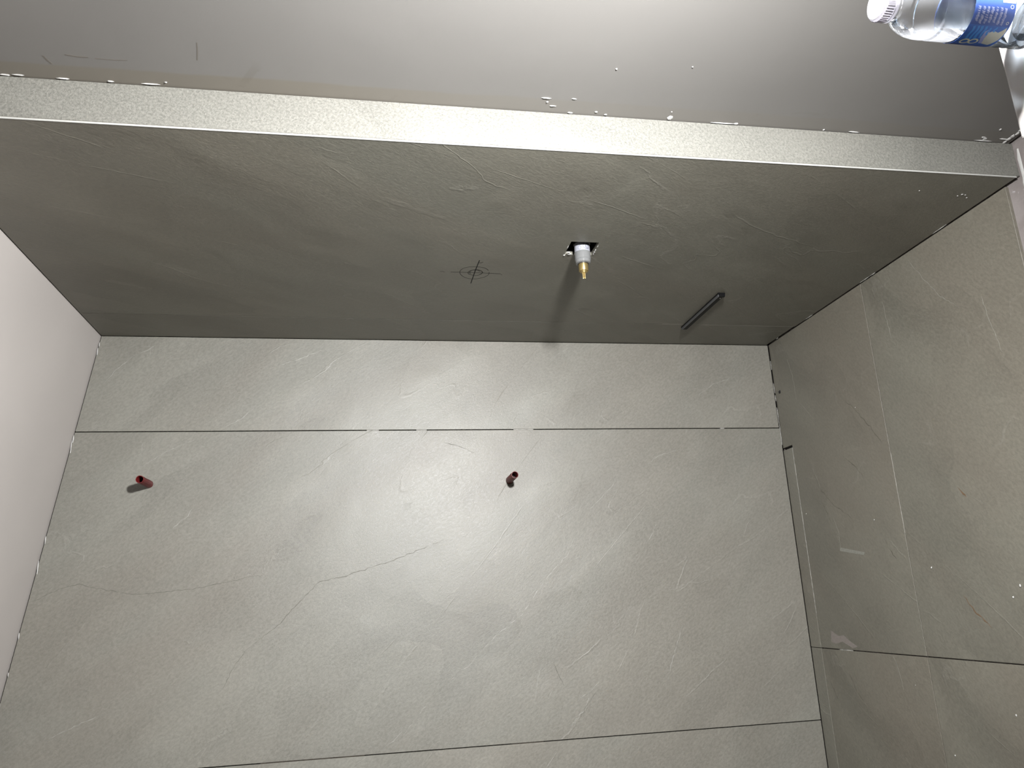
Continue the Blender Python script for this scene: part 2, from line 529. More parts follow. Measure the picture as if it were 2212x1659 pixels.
# mortar smear beside the tile edge
def flat_patch(name, pts, h, mat, parent, n, label=None):
    bm = bmesh.new()
    poly_prism(bm, pts, Vector(n) * h)
    o = link(name, to_mesh(bm, name), mat, parent)
    if label: o['label'] = label
    c = sum((Vector(p) for p in pts), Vector()) / len(pts)
    return place(o, c)
M_TAPE = simple('tape_residue_material', (0.19, 0.19, 0.165), 0.6, vary=0.12, gscale=150)
M_GLUE = simple('adhesive_stain_material', (0.185, 0.165, 0.15), 0.6, vary=0.08, gscale=150)
flat_patch('tape_strip', [(-0.7763, -0.2651, 0), (-0.7993, -0.3875, 0), (-0.8072, -0.3805, 0), (-0.7859, -0.2572, 0)], 0.0002, M_TAPE, floor, (0, 0, 1), 'pale strip of tape residue')
flat_patch('adhesive_stain', [(x, y, 0) for x, y in ((-1.0331, -.1373), (-1.0492, -.1782), (-1.0456, -.2052), (-1.0627, -.2359), (-1.0777, -.2736), (-1.083, -.2452), (-1.0656, -.1944), (-1.0742, -.1554), (-1.0679, -.1303))], 0.0002, M_GLUE, floor, (0, 0, 1), 'pale pinkish adhesive stain')
for k, (x, y, s) in enumerate([(-.8592, -.6712, .006), (-.9146, -.9576, .007), (-.3621, -.4620, .004), (-.6484, -.0928, .004), (-.7094, -.4612, .004),
                               (-.94, -.9298, .007), (-1.2043, -.8635, .006), (-1.3284, -.6283, .005), (-1.1681, -.5186, .003)]):
    chunk('plaster_crumb', (x, y, s * .2), (s, s * .7, s * .5), 40 + k, M_PLASTER, floor)
for k, (x, y, sx, sy) in enumerate([(0.03, -1.216, .11, .010), (-0.02, -1.213, .05, .008), (-0.10, -1.214, .07, .010), (-.19, -1.212, .06, .006)]):
    chunk('plaster_smear', (x, y, ZS + .001), (sx, sy, .004), 60 + k, M_PLASTER, floor)

# long shower drain with tile-covered lid beside the back wall
drain = empty('shower_drain', (-0.9, -0.03, 0), 'long narrow tile-covered shower drain along the foot of the back wall', 'drain')
def drain_part(name, x0, x1, y0, y1, z0, z1, mat):
    bm = bmesh.new()
    box(bm, x0, x1, y0, y1, z0, z1)
    bevel_all(bm, 0.0005)
    return place(link(name, to_mesh(bm, name), mat, drain), ((x0 + x1) / 2, (y0 + y1) / 2, z0))
drain_part('channel', -2.279, DE + 0.004, DW, -0.0015, ZS, -0.0072, M_VOID)
drain_part('cover_tile', XJ + 0.0012, DE - 0.004, DW + 0.0014, -0.0012, -0.0070, 0.0003, M_DRAIN)
drain_part('cover_tile', -2.278, XJ - 0.0008, DW + 0.0010, -0.0012, -0.0070, 0.0003, M_DRAIN)
g = drain_part('grout_line', -0.98, DE - 0.004, DW - 0.0008, DW + 0.0010, -0.006, 0.0001, M_GROUT)
g['label'] = 'pale dusty edge line'

# small black stud in the floor corner
stud = empty('floor_stud', (-0.1939, -0.0335, 0), 'tiny round black stud in the floor tile near the corner', 'stud')
M_RUBBER = simple('black_rubber_material', (0.01, 0.01, 0.01), 0.35)
bm = bmesh.new()
lathe(bm, [(0, .0048), (.003, .0046), (.004, .0036)], (-0.1939, -0.0335, 0), (0, 0, 1), 20, True, True)
place(link('head', to_mesh(bm, 'head'), M_RUBBER, stud), (-0.1939, -0.0335, 0))
bm = bmesh.new()
lathe(bm, [(0, .0064), (.0008, .0060)], (-0.1939, -0.0335, 0), (0, 0, 1), 20, False, True)
place(link('washer', to_mesh(bm, 'washer'), M_RUBBER, stud), (-0.1939, -0.0335, 0))

# ------------------------------------------------------------------ plaster crumbs along the joint of the painted wall
CR = [(-1.2106,2.1590,0.0217,0.0043), (-1.2132,2.1358,0.0226,0.0043), (-1.2112,2.0589,0.0298,0.0035), (-1.2124,1.9761,0.0142,0.0044),
      (-1.2122,1.9039,0.0357,0.0036), (-1.2211,1.8740,0.0053,0.0027), (-1.2111,1.0705,0.0128,0.0039), (-1.2203,1.0152,0.0079,0.0039),
      (-1.2130,0.9927,0.0099,0.0049), (-1.2170,0.8484,0.0150,0.0160), (-1.2378,0.8532,0.0030,0.0030), (-1.2110,0.7256,0.0712,0.0030),
      (-1.2120,0.6937,0.0122,0.0071), (-1.2110,0.4821,0.0063,0.0053), (-1.2110,0.4051,0.0318,0.0032), (-1.2239,0.0828,0.0151,0.0032),
      (-1.2172,0.0747,0.0108,0.0097), (-1.2110,0.0696,0.0543,0.0043), (-1.2223,0.0259,0.0325,0.0043), (-1.2567,0.0672,0.0042,0.0064),
      (-1.3810,0.8652,0.0036,0.0036), (-1.3586,1.0129,0.0045,0.0027), (-1.2546,1.1311,0.0247,0.0014), (-1.2306,1.1111,0.0193,0.0014),
      (-1.2428,1.1266,0.0048,0.0038), (-1.2579,1.0732,0.0115,0.0029)]
for k, (y, z, dz, dy) in enumerate(CR):
    chunk('plaster_crumb', (XP - 0.0008, min(y, Y0 - dy * .3), z), (0.003, dy * 1.05, dz * .9), 100 + k, M_PLASTER, wall_entrance)
# ragged torn filler at the foot of that wall
r = rnd(5)
for k in range(7):
    y = Y0 - 0.004 - k * 0.012
    chunk('plaster_crumb', (XP - 0.0015, y, 0.014 + 0.004 * r.random()), (0.004, 0.014, 0.004 + .005 * r.random()), 150 + k, M_PLASTER, wall_entrance)
# scuffs on the paint
M_SCUFF = simple('scuff_material', (0.115, 0.104, 0.09), 0.6)
def ribbon(name, pts, w, n, mat, parent, label=None, h=0.0002):
    """thin flat stroke lying on a surface with normal n"""
    n = Vector(n)
    P = [Vector(p) for p in pts]
    bm = bmesh.new()
    L, Rr = [], []
    for i, p in enumerate(P):
        d = (P[min(i + 1, len(P) - 1)] - P[max(i - 1, 0)])
        s = d.cross(n).normalized() * (w / 2 if not callable(w) else w(i / (len(P) - 1)) / 2)
        L.append(p + s); Rr.append(p - s)
    va = [(bm.verts.new(a), bm.verts.new(b), bm.verts.new(a + n * h), bm.verts.new(b + n * h)) for a, b in zip(L, Rr)]
    for a, b in zip(va, va[1:]):
        bm.faces.new((a[2], a[3], b[3], b[2]))
        bm.faces.new((a[0], a[2], b[2], b[0]))
        bm.faces.new((a[1], b[1], b[3], a[3]))
    o = link(name, to_mesh(bm, name), mat, parent)
    if label: o['label'] = label
    return place(o, P[len(P) // 2])
NX = (-1, 0, 0)
ribbon('scuff', [(XP, -1.340, 1.7931), (XP, -1.318, 1.7965), (XP, -1.2918, 1.8022)], 0.0022, NX, M_SCUFF, wall_entrance)
ribbon('scuff', [(XP, -1.2732, 2.0722), (XP, -1.262, 2.069), (XP, -1.2514, 2.0646)], 0.004, NX, M_SCUFF, wall_entrance)
ribbon('scuff', [(XP, -1.2803, 2.0325), (XP, -1.277, 2.012), (XP, -1.2772, 1.9946)], 0.0035, NX, M_SCUFF, wall_entrance)
ribbon('scuff', [(XP, -1.276, 1.9832), (XP, -1.275, 1.95), (XP, -1.2774, 1.9273)], 0.002, NX, M_SCUFF, wall_entrance)

# crumbs in the ceiling / back wall gap, on the dark wall and round the hole
r = rnd(9)
for k, (x, dx) in enumerate([(-0.03, .02), (-0.055, .03), (-0.345, .030), (-0.37, .05), (-.655, .03), (-.735, .05), (-1.035, .012), (-1.12, .02), (-.93, .02)]):
    chunk('plaster_crumb', (x, -0.0005, ceil_z(x, 0) - 0.0045), (dx, .003, .0035), 200 + k, M_PLASTER, wall_back)
for k, x in enumerate((-.08, -.17, -.21, -.27, -.30, -.325, -.36)):
    chunk('plaster_crumb', (x, -0.001, 0.0018), (.03 + .03 * r.random(), .003, .0035), 220 + k, M_GROUT, wall_back)
for k, (y, z, s) in enumerate([(-1.1233, .0793, .006), (-1.122, .0694, .004), (-1.116, .0861, .004), (-1.1099, .0557, .004), (-1.13, .20, .003)]):
    chunk('plaster_crumb', (-0.0003, y, z), (.002, s, s), 240 + k, M_PLASTER, wall_right)
for k, (y, z, dy, dz) in enumerate([(-.7345, .9625, .008, .011), (-.7235, .9585, .010, .014), (-.717, .9705, .006, .006), (-.752, .8935, .014, .003),
                                    (-.742, .8925, .010, .005), (-.732, .8925, .012, .003), (-.765, .9725, .02, .002), (-.775, .893, .014, .002)]):
    chunk('plaster_crumb', (-0.0006, y, z), (.004, dy, dz), 260 + k, M_PLASTER, wall_right)
for k, (y, dy) in enumerate([(-.30, .05), (-.62, .06), (-.66, .03), (-.95, .06), (-.08, .02)]):
    chunk('plaster_crumb', (-0.0005, y, 0.006), (.003, dy, .003), 280 + k, M_GROUT, wall_right)

# ------------------------------------------------------------------ cleft lines and veins of the stone-look slabs
PALE_B = [[(-1.2754, 1.386), (-1.2198, 1.3364), (-1.1693, 1.2929)], [(-1.1693, 1.2929), (-1.1378, 1.2564), (-1.0874, 1.1823), (-0.9949, 1.0824), (-0.9346, 0.9962), (-0.828, 0.913), (-0.7556, 0.8374), (-0.6186, 0.7683)], [(-0.6186, 0.7683), (-0.5803, 0.7195), (-0.5016, 0.6382)], [(-1.1949, 0.5349), (-1.1109, 0.5037), (-0.9963, 0.4556)], [(-1.207, 0.9693), (-1.1417, 0.9582), (-1.087, 0.9401)], [(-1.2119, 0.9351), (-1.1722, 0.9101)], [(-0.1683, 2.337), (-0.1181, 2.3026), (-0.0734, 2.2572), (-0.0243, 2.1755)], [(-0.1145, 1.8407), (-0.0776, 1.7368), (-0.0264, 1.623)], [(-0.1301, 1.2601), (-0.0718, 1.1696), (-0.0141, 1.102)], [(-0.0756, 0.8698), (-0.0365, 0.8128), (-0.0148, 0.7718)], [(-0.441, 2.206), (-0.387, 2.1275), (-0.3381, 2.0184)], [(-1.3118, 1.4554), (-1.2865, 1.414), (-1.2501, 1.3747)], [(-0.8733, 1.2436), (-0.8349, 1.1902)], [(-0.7186, 0.5492), (-0.6568, 0.5097)], [(-0.7785, 0.8309), (-0.7574, 0.7847)], [(-0.4623, 0.5416), (-0.4216, 0.4861), (-0.3942, 0.3876)], [(-0.2089, 0.3225), (-0.1556, 0.2438), (-0.1228, 0.1479)], [(-0.32, 1.9767), (-0.2816, 1.9067), (-0.2267, 1.8508)], [(-1.2048, 0.8287), (-1.1865, 0.7891), (-1.1537, 0.7542)], [(-0.6427, 2.1088), (-0.6012, 2.0573), (-0.5657, 2.0321)], [(-1.2183, 2.3885), (-1.1866, 2.3189), (-1.155, 2.2355)]]
DARK_B = [[(-0.8349, 2.4683), (-0.8056, 2.4086), (-0.7893, 2.3465), (-0.81, 2.2671), (-0.826, 2.1746), (-0.8161, 2.0161), (-0.7818, 1.8269)], [(-1.0033, 1.8578), (-0.9366, 1.7655), (-0.8572, 1.6917), (-0.8086, 1.6436), (-0.7971, 1.5725), (-0.7768, 1.5005), (-0.7509, 1.4127), (-0.7214, 1.3308), (-0.6898, 1.2473)], [(-1.1114, 1.9187), (-1.048, 1.889), (-1.0033, 1.8578)], [(-0.3647, 1.2438), (-0.3764, 1.1936), (-0.4026, 1.1389)], [(-1.0889, 0.9051), (-1.1247, 0.892), (-1.1633, 0.8747)], [(-1.181, 0.7656), (-1.2205, 0.7992), (-1.2662, 0.833)]]
PALE_F = [[(-0.0912, -0.1147), (-0.1668, -0.1331), (-0.2625, -0.1385)], [(-0.2672, -0.1561), (-0.3138, -0.1953), (-0.3439, -0.2315)], [(-1.0972, -0.4418), (-1.1364, -0.4557), (-1.1852, -0.4624)], [(-0.5036, -0.1722), (-0.5848, -0.2073)], [(-0.6788, -0.25), (-0.7282, -0.2681), (-0.7791, -0.2643)], [(-0.0198, -0.806), (-0.0944, -0.8473), (-0.169, -0.896), (-0.226, -0.9571)], [(-0.224, -1.0295), (-0.3003, -1.0383), (-0.3765, -1.0535)], [(-0.0908, -0.6706), (-0.2101, -0.6804)]]
DARK_F = [[(-0.3107, -0.3929), (-0.3632, -0.4543), (-0.4055, -0.4884), (-0.4368, -0.5171), (-0.495, -0.5571), (-0.5385, -0.5818)], [(-0.4951, -0.3542), (-0.5357, -0.406), (-0.5701, -0.4375), (-0.6029, -0.4472)], [(-0.4991, -0.1645), (-0.5882, -0.2092), (-0.6417, -0.2658), (-0.6794, -0.3333), (-0.7088, -0.3648)], [(-1.1543, -0.2002), (-1.2063, -0.2303), (-1.2451, -0.2672)], [(-0.6135, -0.1907), (-0.6551, -0.2157), (-0.6922, -0.2355)], [(-0.7486, -0.4859), (-0.7901, -0.5025), (-0.8384, -0.5395)], [(-1.1841, -0.0814), (-1.2572, -0.1278)]]
BROWN_F = [[(-0.9341, -0.7691), (-0.9625, -0.79), (-0.978, -0.8014), (-0.9931, -0.8249), (-1.0122, -0.845)], [(-0.6651, -0.8218), (-0.6861, -0.8357), (-0.6947, -0.8463)]]

def vein_mesh(name, lines, to3, nrm, w, mat, parent, seed, loc):
    """thin uneven raised lines following the veins, joined: too fine to pick apart"""
    q = rnd(seed)
    bm = bmesh.new()
    n = Vector(nrm)
    for ln in lines:
        P = []
        for a, b in zip(ln, ln[1:]):
            a, b = Vector(a), Vector(b)
            k = max(2, int((b - a).length / 0.009))
            for i in range(k):
                P.append(a.lerp(b, i / k))
        P.append(Vector(ln[-1]))
        P = [p + Vector((q.uniform(-1, 1), q.uniform(-1, 1))) * (0.0022 if 0 < i < len(P) - 1 else 0) for i, p in enumerate(P)]
        prev = None
        for i, p in enumerate(P):
            d = P[min(i + 1, len(P) - 1)] - P[max(i - 1, 0)]
            s = Vector((-d.y, d.x)).normalized() * w * 0.5 * (0.25 + q.random()) * min(1, 0.15 + 4 * min(i, len(P) - 1 - i) / len(P))
            c = [bm.verts.new(Vector(to3(p + s)) + n * 0.00005), bm.verts.new(Vector(to3(p - s)) + n * 0.00005), bm.verts.new(Vector(to3(p)) + n * 0.00035)]
            if prev:
                bm.faces.new((prev[0], prev[2], c[2], c[0]))
                bm.faces.new((prev[2], prev[1], c[1], c[2]))
            prev = c
    o = link(name, to_mesh(bm, name), mat, parent, kind='stuff')
    return place(o, loc)
M_VEIN_P = simple('pale_vein_material', (0.215, 0.212, 0.188), 0.5, vary=0.12, gscale=90)
M_VEIN_D = simple('dark_cleft_material', (0.112, 0.108, 0.090), 0.6, vary=0.15, gscale=90)  # darker cleft lines in the slab pattern
M_VEIN_PF = simple('pale_floor_vein_material', (0.170, 0.163, 0.138), 0.5, vary=0.12, gscale=90)
M_VEIN_DF = simple('floor_cleft_material', (0.086, 0.080, 0.062), 0.6, vary=0.15, gscale=90)
M_VEIN_BR = simple('rust_vein_material', (0.105, 0.066, 0.038), 0.6, vary=0.2, gscale=90)
on_back = lambda p: (p[0], 0.0, p[1])
on_floor = lambda p: (p[0], p[1], 0.0)
vein_mesh('vein_lines', PALE_B, on_back, (0, -1, 0), 0.0024, M_VEIN_P, wall_back, 301, (-0.7, 0, 1.2))
vein_mesh('cleft_lines', DARK_B, on_back, (0, -1, 0), 0.0024, M_VEIN_D, wall_back, 302, (-0.7, 0, 1.2))
vein_mesh('vein_lines', PALE_F, on_floor, (0, 0, 1), 0.0026, M_VEIN_PF, floor, 303, (-0.6, -0.4, 0))
vein_mesh('cleft_lines', DARK_F, on_floor, (0, 0, 1), 0.0030, M_VEIN_DF, floor, 304, (-0.6, -0.4, 0))
vein_mesh('rust_lines', BROWN_F, on_floor, (0, 0, 1), 0.0045, M_VEIN_BR, floor, 305, (-0.6, -0.4, 0))

# ------------------------------------------------------------------ pencilled drill mark on the dark wall
def circle_pts(yc, zc, r, a0, a1, n=40, wob=0.0, seed=1):
    q = rnd(seed)
    ph = q.random() * 6
    return [(0, yc + (r + wob * math.sin(3 * t + ph)) * math.cos(t), zc + (r + wob * math.cos(2 * t + ph)) * math.sin(t)) for t in [a0 + (a1 - a0) * i / n for i in range(n + 1)]]
yc, zc = -0.584, 1.200
mark = bpy.data.objects.new('drill_mark', None)
mark.location = Vector((0, yc, zc)) - SLAB_R.location
mark.parent = SLAB_R
mark['label'] = 'pencilled crosshair with two circles'
COL.objects.link(mark)
# strokes are joined into the mark's meshes
def stroke_mesh(name, strokes, mat):
    bm = bmesh.new()
    n = Vector(NX)
    for pts, w in strokes:
        P = [Vector(p) for p in pts]
        prev = None
        for i, p in enumerate(P):
            d = (P[min(i + 1, len(P) - 1)] - P[max(i - 1, 0)])
            s = d.cross(n).normalized() * w / 2
            cur = [bm.verts.new(p + s), bm.verts.new(p - s), bm.verts.new(p + s + n * .0002), bm.verts.new(p - s + n * .0002)]
            if prev:
                bm.faces.new((prev[2], prev[3], cur[3], cur[2]))
                bm.faces.new((prev[0], prev[2], cur[2], cur[0]))
                bm.faces.new((prev[1], cur[1], cur[3], prev[3]))
            prev = cur
    return to_mesh(bm, name)
bold = [([(0, -.6667, 1.1955), (0, -.60, 1.1985), (0, -.5088, 1.2005)], .0026), ([(0, -.652, 1.1975), (0, -.650, 1.190), (0, -.655, 1.184)], .0016)]
thin = [(circle_pts(yc, zc - .001, .0420, -1.75, 4.30, 60, .0018, 3), .0014), (circle_pts(yc - .001, zc - .003, .0195, 0, 6.6, 48, .0010, 5), .0016),
        (circle_pts(yc - .002, zc - .005, .0178, 1, 5.6, 40, .0008, 7), .0014),
        ([(0, -.5845, 1.266), (0, -.585, 1.24)], .0018), ([(0, -.585, 1.243), (0, -.5845, 1.19), (0, -.583, 1.15)], .0018), ([(0, -.583, 1.152), (0, -.5825, 1.125)], .0022),
        ([(0, -.584, 1.296), (0, -.586, 1.289), (0, -.582, 1.283)], .0010), ([(0, -.5825, 1.125), (0, -.574, 1.118)], .0008),
        ([(0, -.605, 1.196), (0, -.600, 1.190), (0, -.594, 1.184)], .0016)]
bpy.context.view_layer.update()
for nm, st, mt in (('cross_stroke', bold, M_INK), ('circle_stroke', thin, M_INK_THIN)):
    me = stroke_mesh(nm, st, mt)
    # joined straight onto the slab as flat drawing
    me.transform(Matrix.Translation(-Vector((0, -0.2060, 0))))
    link(nm, me, mt, SLAB_R)
bpy.data.objects.remove(mark)

# ------------------------------------------------------------------ concealed valve in the hole
VY, VZ = -0.757, 0.931
M_SLEEVE = simple('white_sleeve_material', (0.26, 0.265, 0.30), 0.45)
def frosted():
    t = NT('clear_guard_material')
    b = t.principled((0.17, 0.173, 0.173, 1), 0.14, 0.0, None, 0.6)
    b.inputs['Transmission Weight'].default_value = 0.25
    b.inputs['IOR'].default_value = 1.3
    return t.m
M_GUARD = frosted()
M_BRASS = simple('brass_material', (0.36, 0.275, 0.12), 0.30, 0.8, grain=0.05, gscale=200)
M_DARKM = simple('dark_fitting_material', (0.02, 0.016, 0.013), 0.4)
M_SKETCH = simple('blue_ink_material', (0.03, 0.032, 0.07), 0.6)
valve = empty('mixer_valve', (0, VY, VZ), 'brass valve cartridge in a white plastic sleeve sticking out of a square hole', 'valve')
def vpart(name, prof, mat, n=40, cap0=True, cap1=True, parent=valve):
    bm = bmesh.new()
    lathe(bm, prof, (0, VY, VZ), NX, n, cap0, cap1)
    me = to_mesh(bm, name, True)
    sharpen(me)
    return place(link(name, me, mat, parent), (0, VY, VZ))
vpart('valve_body', [(-.080, .026), (-.030, .026), (-.030, .0225), (-.012, .0225)], M_DARKM)
sl = vpart('sleeve', [(-.022, .0206), (.0120, .0206)], M_SLEEVE)
for k, (a, s, rr) in enumerate([(2.05, .000, .0075), (2.05, .000, .0055), (0.95, .004, .005), (1.8, -.001, .009)]):
    # drawn rings on the paper sleeve
    bm = bmesh.new()
    prev = None
    for i in range(25):
        tt = 2 * math.pi * i / 24
        ring = []
        for q in (rr, rr + .0007):
            th = a + q * math.cos(tt) / .0206 * .8
            ss = s + q * math.sin(tt)
            ring.append(bm.verts.new((-ss, VY - .0209 * math.sin(th), VZ + .0209 * math.cos(th))))
        if prev: bm.faces.new((prev[0], prev[1], ring[1], ring[0]))
        prev = ring
    link('ink_ring', to_mesh(bm, 'ink_ring'), M_SKETCH, sl)
    place(sl.children[-1], (0, VY, VZ))
vpart('guard', [(.0120, .0214), (.0130, .0217), (.0330, .0214), (.0340, .0205), (.0355, .0210), (.0420, .0195), (.0440, .0165), (.0440, .0140)], M_GUARD)
vpart('seal_ring', [(.0440, .0148), (.0455, .0142)], M_DARKM)
vpart('cartridge', [(.0450, .0124), (.0452, .0128), (.0640, .0128), (.0650, .0122), (.0650, .0095), (.0675, .0093), (.0678, .0078), (.0700, .0076), (.0702, .0055)], M_BRASS)
bm = bmesh.new()
n = 40
rings = []
for s in (.0690, .0850, .0860):
    ring = []
    for i in range(n):
        rr = (.0040 if i % 2 else .0034) * (0.9 if s > .0855 else 1)
        a = 2 * math.pi * i / n
        ring.append(bm.verts.new((-s, VY + rr * math.cos(a), VZ + rr * math.sin(a))))
    rings.append(ring)
for a, b in zip(rings, rings[1:]):
    for i in range(n):
        bm.faces.new((a[i], a[(i + 1) % n], b[(i + 1) % n], b[i]))
bm.faces.new(rings[-1])
place(link('spindle', to_mesh(bm, 'spindle'), M_BRASS, valve), (-.069, VY, VZ))

# ------------------------------------------------------------------ black wall bar
M_BLACK = simple('black_metal_material', (0.004, 0.004, 0.0045), 0.5, 0.0, spec=0.15)
M_BLACK_ED = simple('lit_black_edge_material', (0.09, 0.092, 0.095), 0.3, 0.4)  # lip of the black bar, light it catches put into the paler colour
bar = empty('wall_bar', (0, -0.335, 0.412), 'slim black metal bar fixed flat on the dark shower wall', 'bar')
def barpart(name, poly, y0, y1, mat, bev=0.0006):
    """poly: cross-section (x,z)"""
    bm = bmesh.new()
    poly_prism(bm, [(x, y0, z) for x, z in poly], (0, y1 - y0, 0))
    bevel_all(bm, bev)
    return place(link(name, to_mesh(bm, name), mat, bar), (0, (y0 + y1) / 2, .412))
BY0, BY1, BZ0, BZ1 = -0.489, -0.181, 0.400, 0.4235
barpart('back_plate', [(0, BZ0), (-.004, BZ0), (-.004, BZ1), (0, BZ1)], BY0, BY1, M_BLACK)
barpart('rail', [(-.004, BZ0 + .003), (-.010, BZ0 + .003), (-.010, BZ1 - .004), (-.004, BZ1 - .004)], BY0 + .010, BY1, M_BLACK)
barpart('upper_lip', [(-.004, BZ1 - .0042), (-.012, BZ1 - .0042), (-.012, BZ1 - .0012), (-.004, BZ1 - .0012)], BY0 + .004, BY1, M_BLACK_ED)
barpart('end_cap', [(-.004, BZ0 + .001), (-.012, BZ0 + .001), (-.012, BZ1 - .0045), (-.004, BZ1 - .0045)], BY0, BY0 + .010, M_BLACK)
bm = bmesh.new()
lathe(bm, [(0, .0022), (.0012, .0020)], (-.0100, BY0 + .021, BZ0 + .0085), NX, 16, False, True)
place(link('screw', to_mesh(bm, 'screw'), simple('screw_material', (0.55, 0.55, 0.55), .35, .9), bar), (-.010, BY0 + .021, BZ0 + .0085))

# ------------------------------------------------------------------ red pipe stubs in the back wall
def red_plastic():
    t = NT('red_plastic_material')
    tc = t.n('ShaderNodeTexCoord').outputs['Object']
    f = t.noise(tc, 40, 3, .6)
    c = t.mix(t.ramp(f, .35, .65), (0.075, 0.006, 0.007, 1), (0.12, 0.011, 0.011, 1))
    t.principled(c, 0.42, 0, t.bump(t.noise(tc, 200, 2), .1, .0005), 0.3)
    return t.m
M_RED = red_plastic()
M_REDIN = simple('pipe_bore_material', (0.015, 0.001, 0.0012), 0.8)
def red_pipe(base, tip, label, r=0.0118):
    base, tip = Vector(base), Vector(tip)
    ax = tip - base
    Ln = ax.length
    th = empty('pipe_stub', base, label, 'pipe', 'red pipe stubs in the back wall')
    bm = bmesh.new()
    lathe(bm, [(-.008, r * 1.04), (Ln * .30, r * 1.04), (Ln * .33, r), (Ln - .001, r), (Ln, r - .0004), (Ln, r - .0016), (Ln - .001, r - .0020), (Ln - .045, r - .0022)], base, ax, 36)
    me = to_mesh(bm, 'tube', True); sharpen(me, 40)
    tb = place(link('tube', me, M_RED, th), base)
    bm = bmesh.new()
    lathe(bm, [(Ln - .046, r - .0021), (Ln - .044, r - .0021)], base, ax, 36, True, True)
    place(link('bore_plug', to_mesh(bm, 'bore_plug'), M_REDIN, th), base)
    # moulded ridges along the tube
    a = ax.normalized(); u = a.orthogonal().normalized(); v = a.cross(u)
    for k in range(6):
        an = 2 * math.pi * k / 6 + .3
        d = u * math.cos(an) + v * math.sin(an)
        s = a.cross(d) * .0007
        p0, p1 = base + a * (Ln * .34) + d * (r - .0003), base + a * (Ln - .004) + d * (r - .0003)
        bm = bmesh.new()
        hexa(bm, [p0 - s, p0 + s, p0 + s + d * .0009, p0 - s + d * .0009, p1 - s, p1 + s, p1 + s + d * .0009, p1 - s + d * .0009])
        place(link('ridge', to_mesh(bm, 'ridge'), M_RED, th), p0)
    return th
red_pipe((-0.4915, 0.0000, 2.1719), (-0.4918, -0.1000, 2.1730), 'red plastic pipe stub nearest the ceiling, casting a clear shadow')
red_pipe((-0.4985, 0.0000, 1.0225), (-0.4975, -0.1050, 1.0216), 'red plastic pipe stub in the middle of the pale back wall')

# ------------------------------------------------------------------ white table, work lamp and bottle (edge of the picture)
TZ = 0.8454
def table_white():
    t = NT('white_table_material')
    tc = t.n('ShaderNodeTexCoord').outputs['Object']
    a = t.noise(tc, 7, 4, .55, .8)
    c = t.mix(t.ramp(a, .3, .7), (0.30, 0.287, 0.276, 1), (0.33, 0.318, 0.308, 1))
    t.principled(c, .55, 0, t.bump(a, .5, .012), .4)
    return t.m
M_TABLE = table_white()
M_TLEG = simple('table_leg_material', (0.25, 0.06, 0.05), 0.5)
TX0, TX1, TY0, TY1 = -0.4835, 0.088, -2.75, -2.0105
table = empty('work_table', (-.2, -2.4, 0), 'white covered table top under the water bottle', 'table')
def tpart(name, x0, x1, y0, y1, z0, z1, mat, bev=.003):
    bm = bmesh.new()
    box(bm, x0, x1, y0, y1, z0, z1)
    bevel_all(bm, bev, 2)
    return place(link(name, to_mesh(bm, name), mat, table), ((x0 + x1) / 2, (y0 + y1) / 2, z0))
tpart('table_top', TX0, TX1, TY0, TY1, TZ - .018, TZ, M_TABLE)
tpart('apron', TX0 + .03, TX1 - .03, TY0 + .03, TY0 + .05, TZ - .09, TZ - .018, M_TLEG)
tpart('apron', TX0 + .03, TX1 - .03, TY1 - .06, TY1 - .04, TZ - .09, TZ - .018, M_TLEG)
for x in (TX0 + .03, TX1 - .07):
    for y in (TY0 + .03, TY1 - .08):
        tpart('leg', x, x + .04, y, y + .04, ZS, TZ - .018, M_TLEG)

# work lamp on the table : the light of the picture
flat = Vector((-math.sin(LAMP_ANGLE), math.cos(LAMP_ANGLE), 0))
side = Vector((-flat.y, flat.x, 0))
up = Vector((0, 0, 1))
fwd = flat * math.cos(LAMP_TILT) + up * math.sin(LAMP_TILT)
hup = fwd.cross(side) * -1
hup = hup if hup.z > 0 else -hup
lamp = empty('work_lamp', (LAMP_POS.x, LAMP_POS.y, TZ), 'square LED work lamp standing on the white table', 'lamp')
def obox(bm, c, hx, hy, hz, head=True):
    """box oriented with the lamp: hx along side, hy along fwd, hz up (half sizes)"""
    f_, u_ = (fwd, hup) if head else (flat, up)
    P = []
    for s in (-1, 1):
        for a, b in ((-1, -1), (1, -1), (1, 1), (-1, 1)):
            P.append(c + side * hx * a + f_ * hy * b + u_ * hz * s)
    hexa(bm, P)
def lpart(name, boxes, mat, bev=.002):
    bm = bmesh.new()
    for b in boxes: obox(bm, *b)
    if bev: bevel_all(bm, bev)
    return place(link(name, to_mesh(bm, name), mat, lamp), LAMP_POS)
M_LHOUSE = simple('lamp_housing_material', (0.03, 0.03, 0.032), .5)
M_LFRAME = simple('lamp_frame_material', (0.55, 0.33, 0.02), .45)
t = NT('led_panel_material')
em = t.n('ShaderNodeEmission')
em.inputs[0].default_value = (0.985, 0.985, 0.985, 1)
em.inputs[1].default_value = LAMP_STRENGTH
t.l(em.outputs[0], t.out.inputs[0])
M_LED = t.m
HS = .060
lpart('led_panel', [(LAMP_POS, HS, .0008, HS)], M_LED, 0)
lpart('housing', [(LAMP_POS - fwd * .022, HS + .008, .020, HS + .008)], M_LHOUSE)
w = .005
lpart('bezel', [(LAMP_POS - fwd * .001 + side * (HS + .005), w, .0015, HS + .010), (LAMP_POS - fwd * .001 - side * (HS + .005), w, .0015, HS + .010),
                (LAMP_POS - fwd * .001 + hup * (HS + .005), HS, .0015, w), (LAMP_POS - fwd * .001 - hup * (HS + .005), HS, .0015, w)], M_LFRAME, .0005)
for k in range(-3, 4):
    lpart('cooling_fin', [(LAMP_POS - fwd * .050 + side * k * .018, .002, .010, HS)], M_LHOUSE, 0)
zb = TZ
